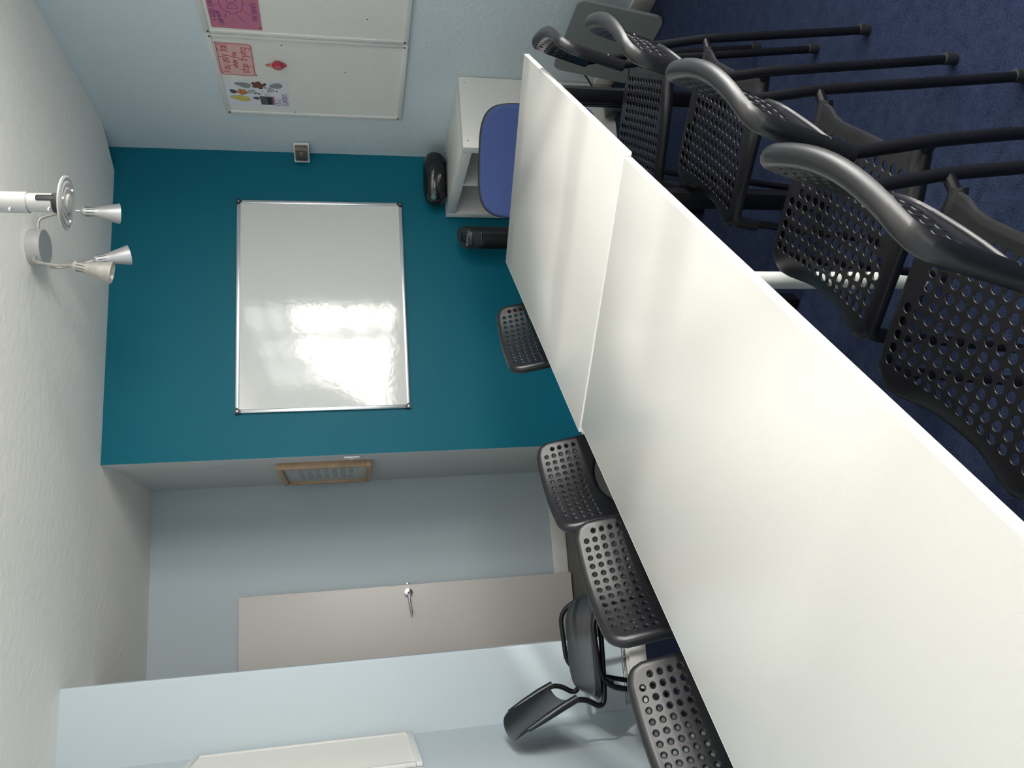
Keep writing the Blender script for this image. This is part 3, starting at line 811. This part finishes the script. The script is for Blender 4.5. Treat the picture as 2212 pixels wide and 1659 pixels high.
# leaf drawing
e, B = sheet('drawing', 3.590, 1.770, .222, .297, M['paper'], 'white sheet with coloured leaf drawings and violet writing', 'drawing', math.radians(0))
strokes('lettering', textlines('STAY', -.090, -.110, .024, .05, width=.062)+textlines('CURIOUS', -.090, -.142, .025, .05, width=.108), .0032, M['violetink'], e, B, .0018)
def leaf(cx, cy, l, w, a, col, lobes=0):
    pts = []
    n = 26
    for k in range(n):
        t = 2*PI*k/n; r = 1.0
        if lobes: r = .62+.38*abs(math.cos(lobes*t/2.0))
        x = l/2*math.cos(t)*r; y = w/2*math.sin(t)*r
        if not lobes: y *= (1-.35*math.cos(t))
        ca, sa = math.cos(a), math.sin(a); pts.append((cx+x*ca-y*sa, cy+x*sa+y*ca))
    flat('leaf_drawing', pts, col, e, B, .0016)
    strokes('leaf_outline', [pts+[pts[0]], [(cx-l*.62*math.cos(a), cy-l*.62*math.sin(a)), (cx+l*.4*math.cos(a), cy+l*.4*math.sin(a))]], .0012, M['blackink'], e, B, .0019)
yel = mat('yellow_crayon', (.58, .50, .13), .8); org = mat('orange_crayon', (.58, .20, .05), .8); brn = mat('brown_crayon', (.16, .06, .04), .8)
gry = mat('grey_pencil', (.26, .27, .28), .8); dgr = mat('dark_pencil', (.09, .09, .10), .8); grn = mat('green_crayon', (.10, .26, .12), .8); lgr = mat('light_pencil', (.42, .43, .44), .8)
leaf(-.035, .085, .095, .042, 1.35, yel); leaf(.018, .070, .052, .050, .4, org, 5); leaf(.020, .112, .036, .028, .7, dgr)
leaf(.075, .055, .085, .045, 1.3, gry, 3); leaf(.078, -.012, .070, .060, 1.0, brn, 5); leaf(.022, .030, .048, .024, 2.1, lgr)
leaf(.078, -.095, .062, .040, 1.8, gry); leaf(.040, -.068, .040, .036, 2.4, lgr, 3); leaf(-.030, .008, .030, .022, 1.3, dgr)
leaf(.090, -.045, .018, .012, .4, dgr); leaf(.060, -.046, .010, .008, 0, grn); leaf(.035, -.096, .011, .008, .2, grn)
leaf(.010, .008, .018, .010, 2.2, grn); leaf(.008, -.008, .018, .010, .8, grn)
flat('jar_drawing', [(-.085, -.012), (-.012, -.008), (-.012, -.075), (-.085, -.070)], dgr, e, B, .0016)
flat('jar_label_drawing', [(-.078, -.045), (-.022, -.043), (-.022, -.066), (-.078, -.064)], M['blackink'], e, B, .0019)
flat('jar_base_drawing', [(-.087, -.072), (-.012, -.072), (-.012, -.080), (-.087, -.080)], M['pinkpaper'], e, B, .0017)
bm = bmesh.new()
for k in range(22):
    x = random.uniform(-.006, .030); y = random.uniform(-.058, -.020)
    p = hatch_disc(6, x, y, .0018); bm.faces.new([bm.verts.new((a, b, .0019)) for a, b in p])
for v in bm.verts: v.co = B @ v.co
me = bpy.data.meshes.new('berries_drawing'); bm.to_mesh(me); bm.free(); link('berries_drawing', me, brn, e)
# dark pink sheet
e, B = sheet('poster', 2.957, 1.795, .297, .210, M['pinkpaper'], 'dark pink sheet with a purple thought cloud, cut by the frame', 'poster', math.radians(-1))
cl = []
for k in range(80):
    a = 2*PI*k/80; r = 1+.13*abs(math.sin(a*3.5)); cl.append((.060*r*math.cos(a)+.012, .044*r*math.sin(a)+.006))
strokes('cloud', [cl+[cl[0]]], .0022, M['purpleink'], e, B, .0018)
strokes('lettering', textlines('DO', -.022, -.016, .040, 0)+textlines('A GOOD JOB', -.105, .080, .018, 0, width=.125)+textlines('YOUR HAIR', -.134, .046, .018, 0, .12, width=.095)+textlines('THE DISHES', -.090, -.092, .019, 0, width=.115), .0022, M['purpleink'], e, B, .0018)
strokes('rays', [[(-.058, -.012), (-.100, -.034)], [(-.036, -.040), (-.058, -.066)], [(.012, -.046), (.004, -.074)], [(.055, -.036), (.075, -.066)], [(-.050, .032), (-.082, .040)], [(.0, .052), (-.006, .074)], [(.055, .045), (.07, .07)]], .0018, M['purpleink'], e, B, .0018)
pb = [o for o in COL.objects if o.name.startswith('pinboard')]
for par, lst in ((pb[0], ((3.205, 1.908), (3.434, 1.757), (3.472, 1.925), (3.375, 1.34), (3.20, 1.62), (3.73, 1.60), (3.17, 1.43))), (pb[1], ((3.09, 1.70), (2.99, 1.24)))):
    for y, z in lst:
        t1 = tack(par, y, z); t1.data.transform(Matrix.Translation(-par.location))
# pomegranate ornament hanging on the board
pg = empty('pomegranate_ornament', (XR-.011, 3.338, 1.648)); tag(pg, 'small red pomegranate ornament hanging on the pinboard', 'ornament')
red = mat('red_felt', (.36, .03, .06), .8); crm = mat('cream_seeds', (.60, .40, .38), .8)
Q = Matrix.Translation((-.010, 0, 0))
lathe('body', [(0, .016), (.014, .014), (.024, .008), (.027, 0), (.022, -.008), (0, -.0095)], red, pg, mat4=frame_to((-.010, 0, 0), (-1, 0, 0)))
lathe('cut_face', [(0, .0035), (.015, .003), (.0165, 0), (0, 0)], mat('pink_felt', (.42, .09, .12), .8), pg, mat4=frame_to((-.0225, -.004, -.002), (-1, .1, 0)))
bm = bmesh.new()
for k in range(14):
    a = 2*PI*k/14; r = .006 if k % 2 else .0115
    bmesh.ops.create_icosphere(bm, subdivisions=1, radius=.0016, matrix=Matrix.Translation((-.0262, -.004+r*math.cos(a), -.002+r*math.sin(a))))
finish(bm, 'seeds', crm, pg)
bm = bmesh.new(); bmesh.ops.create_cone(bm, segments=6, radius1=.006, radius2=.010, depth=.014, cap_ends=True, matrix=Matrix.Translation((-.010, -.002, -.031))); finish(bm, 'crown', red, pg)
bm = bmesh.new(); bmesh.ops.create_icosphere(bm, subdivisions=2, radius=.0085, matrix=Matrix.Translation((-.010, .003, .030))); finish(bm, 'bead', mat('orange_bead', (.42, .12, .06), .5), pg)
tube('loop', [(-.008, .004+.006*math.sin(a*PI/5), .046+.009*math.cos(a*PI/5)) for a in range(11)], .0018, red, pg, seg=8)

# metal catch in the corner between teal wall and right wall
ct = empty('wall_sensor', (XR-.012, YT-.012, 1.590)); tag(ct, 'small aged metal box set across the corner where teal meets blue wall', 'sensor')
R45 = Matrix.Rotation(math.radians(-62), 4, 'Z')
box('backplate', (-.062, -.004, -.042), (.062, .004, .042), M['whitewall'], ct, bev=.003, mat4=Matrix.Translation((-.026, -.058, 0)) @ R45)
box('housing', (-.036, -.030, -.034), (.050, -.003, .034), M['latchmetal'], ct, bev=.004, mat4=Matrix.Translation((-.026, -.058, 0)) @ R45)
box('cover', (-.030, -.036, -.028), (.028, -.029, .028), mat('dull_green_metal', (.06, .075, .065), .4, .4), ct, bev=.002, mat4=Matrix.Translation((-.026, -.058, 0)) @ R45)
lathe('lens', [(0, .004), (.009, .003), (.012, 0), (0, 0)], M['latchmetal'], ct, seg=20, mat4=Matrix.Translation((-.026, -.058, 0)) @ R45 @ frame_to((.012, -.036, 0), (0, -1, 0)))

# ---------------------------------------------------------------- things on the alcove side wall
pf = empty('picture_frame', (.6225, 4.60, 1.255), math.radians(2.9)); tag(pf, 'pale wooden picture frame on the side wall of the alcove', 'picture frame')
y0, y1, hz, dp = -.245, .275, .505, .040
for nm, lo, hi in (('frame_side', (-dp, y0, 0), (0, y1, .028)), ('frame_side', (-dp, y0, hz-.028), (0, y1, hz)), ('frame_side', (-dp, y0, .0285), (0, y0+.028, hz-.0285)), ('frame_side', (-dp, y1-.028, .0285), (0, y1, hz-.0285))):
    box(nm, lo, hi, M['wood'], pf, bev=.002)
box('mount_board', (-.024, y0+.02, .02), (-.018, y1-.02, hz-.02), M['mount'], pf)
bm = bmesh.new()
for j in range(7):
    for k in range(11):
        if random.random() < .12: continue
        z = .10+j*.046; yy = -.13+k*.027
        abox(bm, (-.0248, yy, z), (-.0242, yy+random.uniform(.012, .023), z+.009)); abox(bm, (-.0248, yy, z+.014), (-.0242, yy+random.uniform(.010, .023), z+.022))
finish(bm, 'print', M['print'], pf)['kind'] = 'stuff'
sw = empty('light_switch', (XT0-.002, 4.215, 1.315)); tag(sw, 'white light switch at the edge of the teal wall', 'switch')
box('plate', (-.012, -.035, -.0), (0, .035, .086), M['white'], sw, bev=.004)
box('rocker', (-.017, -.010, .030), (-.011, .010, .056), M['white'], sw, bev=.002)

# ---------------------------------------------------------------- ceiling spotlight
lp = empty('ceiling_spotlight', (1.362, 3.172, ZC)); tag(lp, 'silver ceiling lamp with three bendy arms and cone shades', 'lamp')
def loc(p): return Vector(p)-lp.location
lathe('canopy', [(0, 0), (.070, 0), (.071, -.004), (.071, -.050), (.069, -.0525), (0, -.0525)], M['silver'], lp, seg=40)
def lamp_arm(pts, m): return tube('arm', smooth_path([loc(p) for p in pts], .06, 8), .0058, m, lp, seg=12)
def lamp_shade(a, b, m):
    a = loc(a); b = loc(b); F = frame_to(a, b-a); L = (b-a).length
    sh = lathe('shade', [(0, 0), (.010, 0), (.0155, .006), (.0185, .012), (.0205, L*.42), (.0235, L*.46), (.043, L), (.0415, L), (.022, L*.48), (0, L*.47)], m, lp, seg=36, mat4=F, ang=50)
    bm = bmesh.new()
    for k in range(10):
        q = F @ Matrix.Rotation(2*PI*k/10, 4, 'Z'); abox(bm, (.0172, -.0011, .016), (.0200, .0011, L*.36), 0, 2, q)
    finish(bm, 'vent_slot', M['rubber'], sh)['kind'] = 'stuff'
    bm = bmesh.new(); alathe(bm, [(0, L*.50), (.018, L*.50), (.027, L*.80), (.024, L*.93), (0, L*.96)], 24, F); finish(bm, 'bulb', M['lampgold'], sh)
    return sh
lamp_arm([(1.425, 3.155, 2.548), (1.470, 3.14, 2.545), (1.515, 3.18, 2.485), (1.555, 3.24, 2.47), (1.558, 3.25, 2.425)], M['tarnish'])
lamp_shade((1.558, 3.25, 2.430), (1.575, 3.305, 2.295), M['silver'])
lamp_arm([(1.335, 3.235, 2.545), (1.320, 3.29, 2.535), (1.345, 3.32, 2.47), (1.372, 3.325, 2.385)], M['tarnish'])
lamp_shade((1.372, 3.325, 2.395), (1.414, 3.370, 2.268), M['silver'])
lamp_arm([(1.305, 3.135, 2.545), (1.255, 3.06, 2.52), (1.215, 3.0, 2.42), (1.200, 2.955, 2.335)], M['tarnish'])
lamp_shade((1.200, 2.955, 2.350), (1.178, 2.975, 2.217), M['tarnish'])

# ---------------------------------------------------------------- ceiling pole with plate
pl = empty('ceiling_pole', (.882, 1.80, ZC)); tag(pl, 'grey ceiling pole with sliding tube ending in a round plate', 'ceiling mount')
lathe('outer_tube', [(0, 0), (.055, 0), (.055, -.006), (.0238, -.008), (.0238, -.520), (.0215, -.5205), (0, -.5205)], M['greypole'], pl, seg=36)
lathe('inner_tube', [(0, -.50), (.0212, -.50), (.0212, -.578), (0, -.578)], M['greypole'], pl, seg=36)
lathe('collar', [(0, -.572), (.0222, -.572), (.0228, -.580), (.0222, -.590), (0, -.590)], M['rubber'], pl, seg=30)
box('slot', (-.006, -.0225, -.578), (.007, -.0200, -.541), M['rubber'], pl, bev=.003, mat4=Matrix.Rotation(math.radians(4), 4, 'Z'))
tl = Matrix.Translation((.0, .0, -.592)) @ Matrix.Rotation(math.radians(3), 4, 'Y') @ Matrix.Rotation(math.radians(3.5), 4, 'X') @ Matrix.Scale(.93, 4)
plate = lathe('plate', [(0, 0), (.055, 0), (.066, -.003), (.0675, -.007), (.063, -.0095), (.056, -.0075), (.050, -.0105), (.040, -.009), (.036, -.011), (.024, -.010), (.020, -.015), (.009, -.017), (0, -.0165)], M['greypole'], pl, seg=48, mat4=tl, ang=25)
for a in (20, 140, 260):
    lathe('bolt', [(0, -.004), (.0035, -.0035), (.0042, 0), (0, 0)], M['chrome'], plate, seg=10, mat4=tl @ Matrix.Translation((.045*math.cos(math.radians(a)), .045*math.sin(math.radians(a)), -.010)))
for ang_, z in ((-150, -.487), (-150, -.463), (-150, -.435), (30, -.487), (30, -.463), (-150, -.566)):
    a = math.radians(ang_); rr = .0236 if z > -.52 else .021
    lathe('screw', [(0, .007), (.0032, .0065), (.0040, 0), (0, 0)], M['chrome'], pl, seg=8, mat4=frame_to((rr*math.cos(a), rr*math.sin(a), z), (math.cos(a), math.sin(a), 0)))

# ---------------------------------------------------------------- grey board leaning in the corner of the right wall
lb = empty('leaning_board', (XR, 2.675, 0)); tag(lb, 'grey round-cornered board leaning on the right wall behind the chairs', 'board')
pts = roundrect(0, 0, .46, .38, .035, 6)
Bm = Matrix(((0, .165, -1, -.150), (1, 0, 0, 0), (0, .986, .16, .002), (0, 0, 0, 1)))
prism('panel', pts, .014, M['panel'], lb, Bm, bev=.002)
# plug and lead behind the last chair
ad = empty('power_adapter', (2.20, 3.30, 0)); tag(ad, 'black plug adapter with a lead on the floor beside the shelf unit', 'adapter')
box('block', (-.05, -.035, 0), (.05, .035, .07), M['darkgrey'], ad, bev=.008)
tube('lead', smooth_path([(.02, .0, .05), (.06, .0, .12), (.10, -.05, .16), (.155, -.10, .24)], .05), .004, M['rubber'], ad, seg=8)
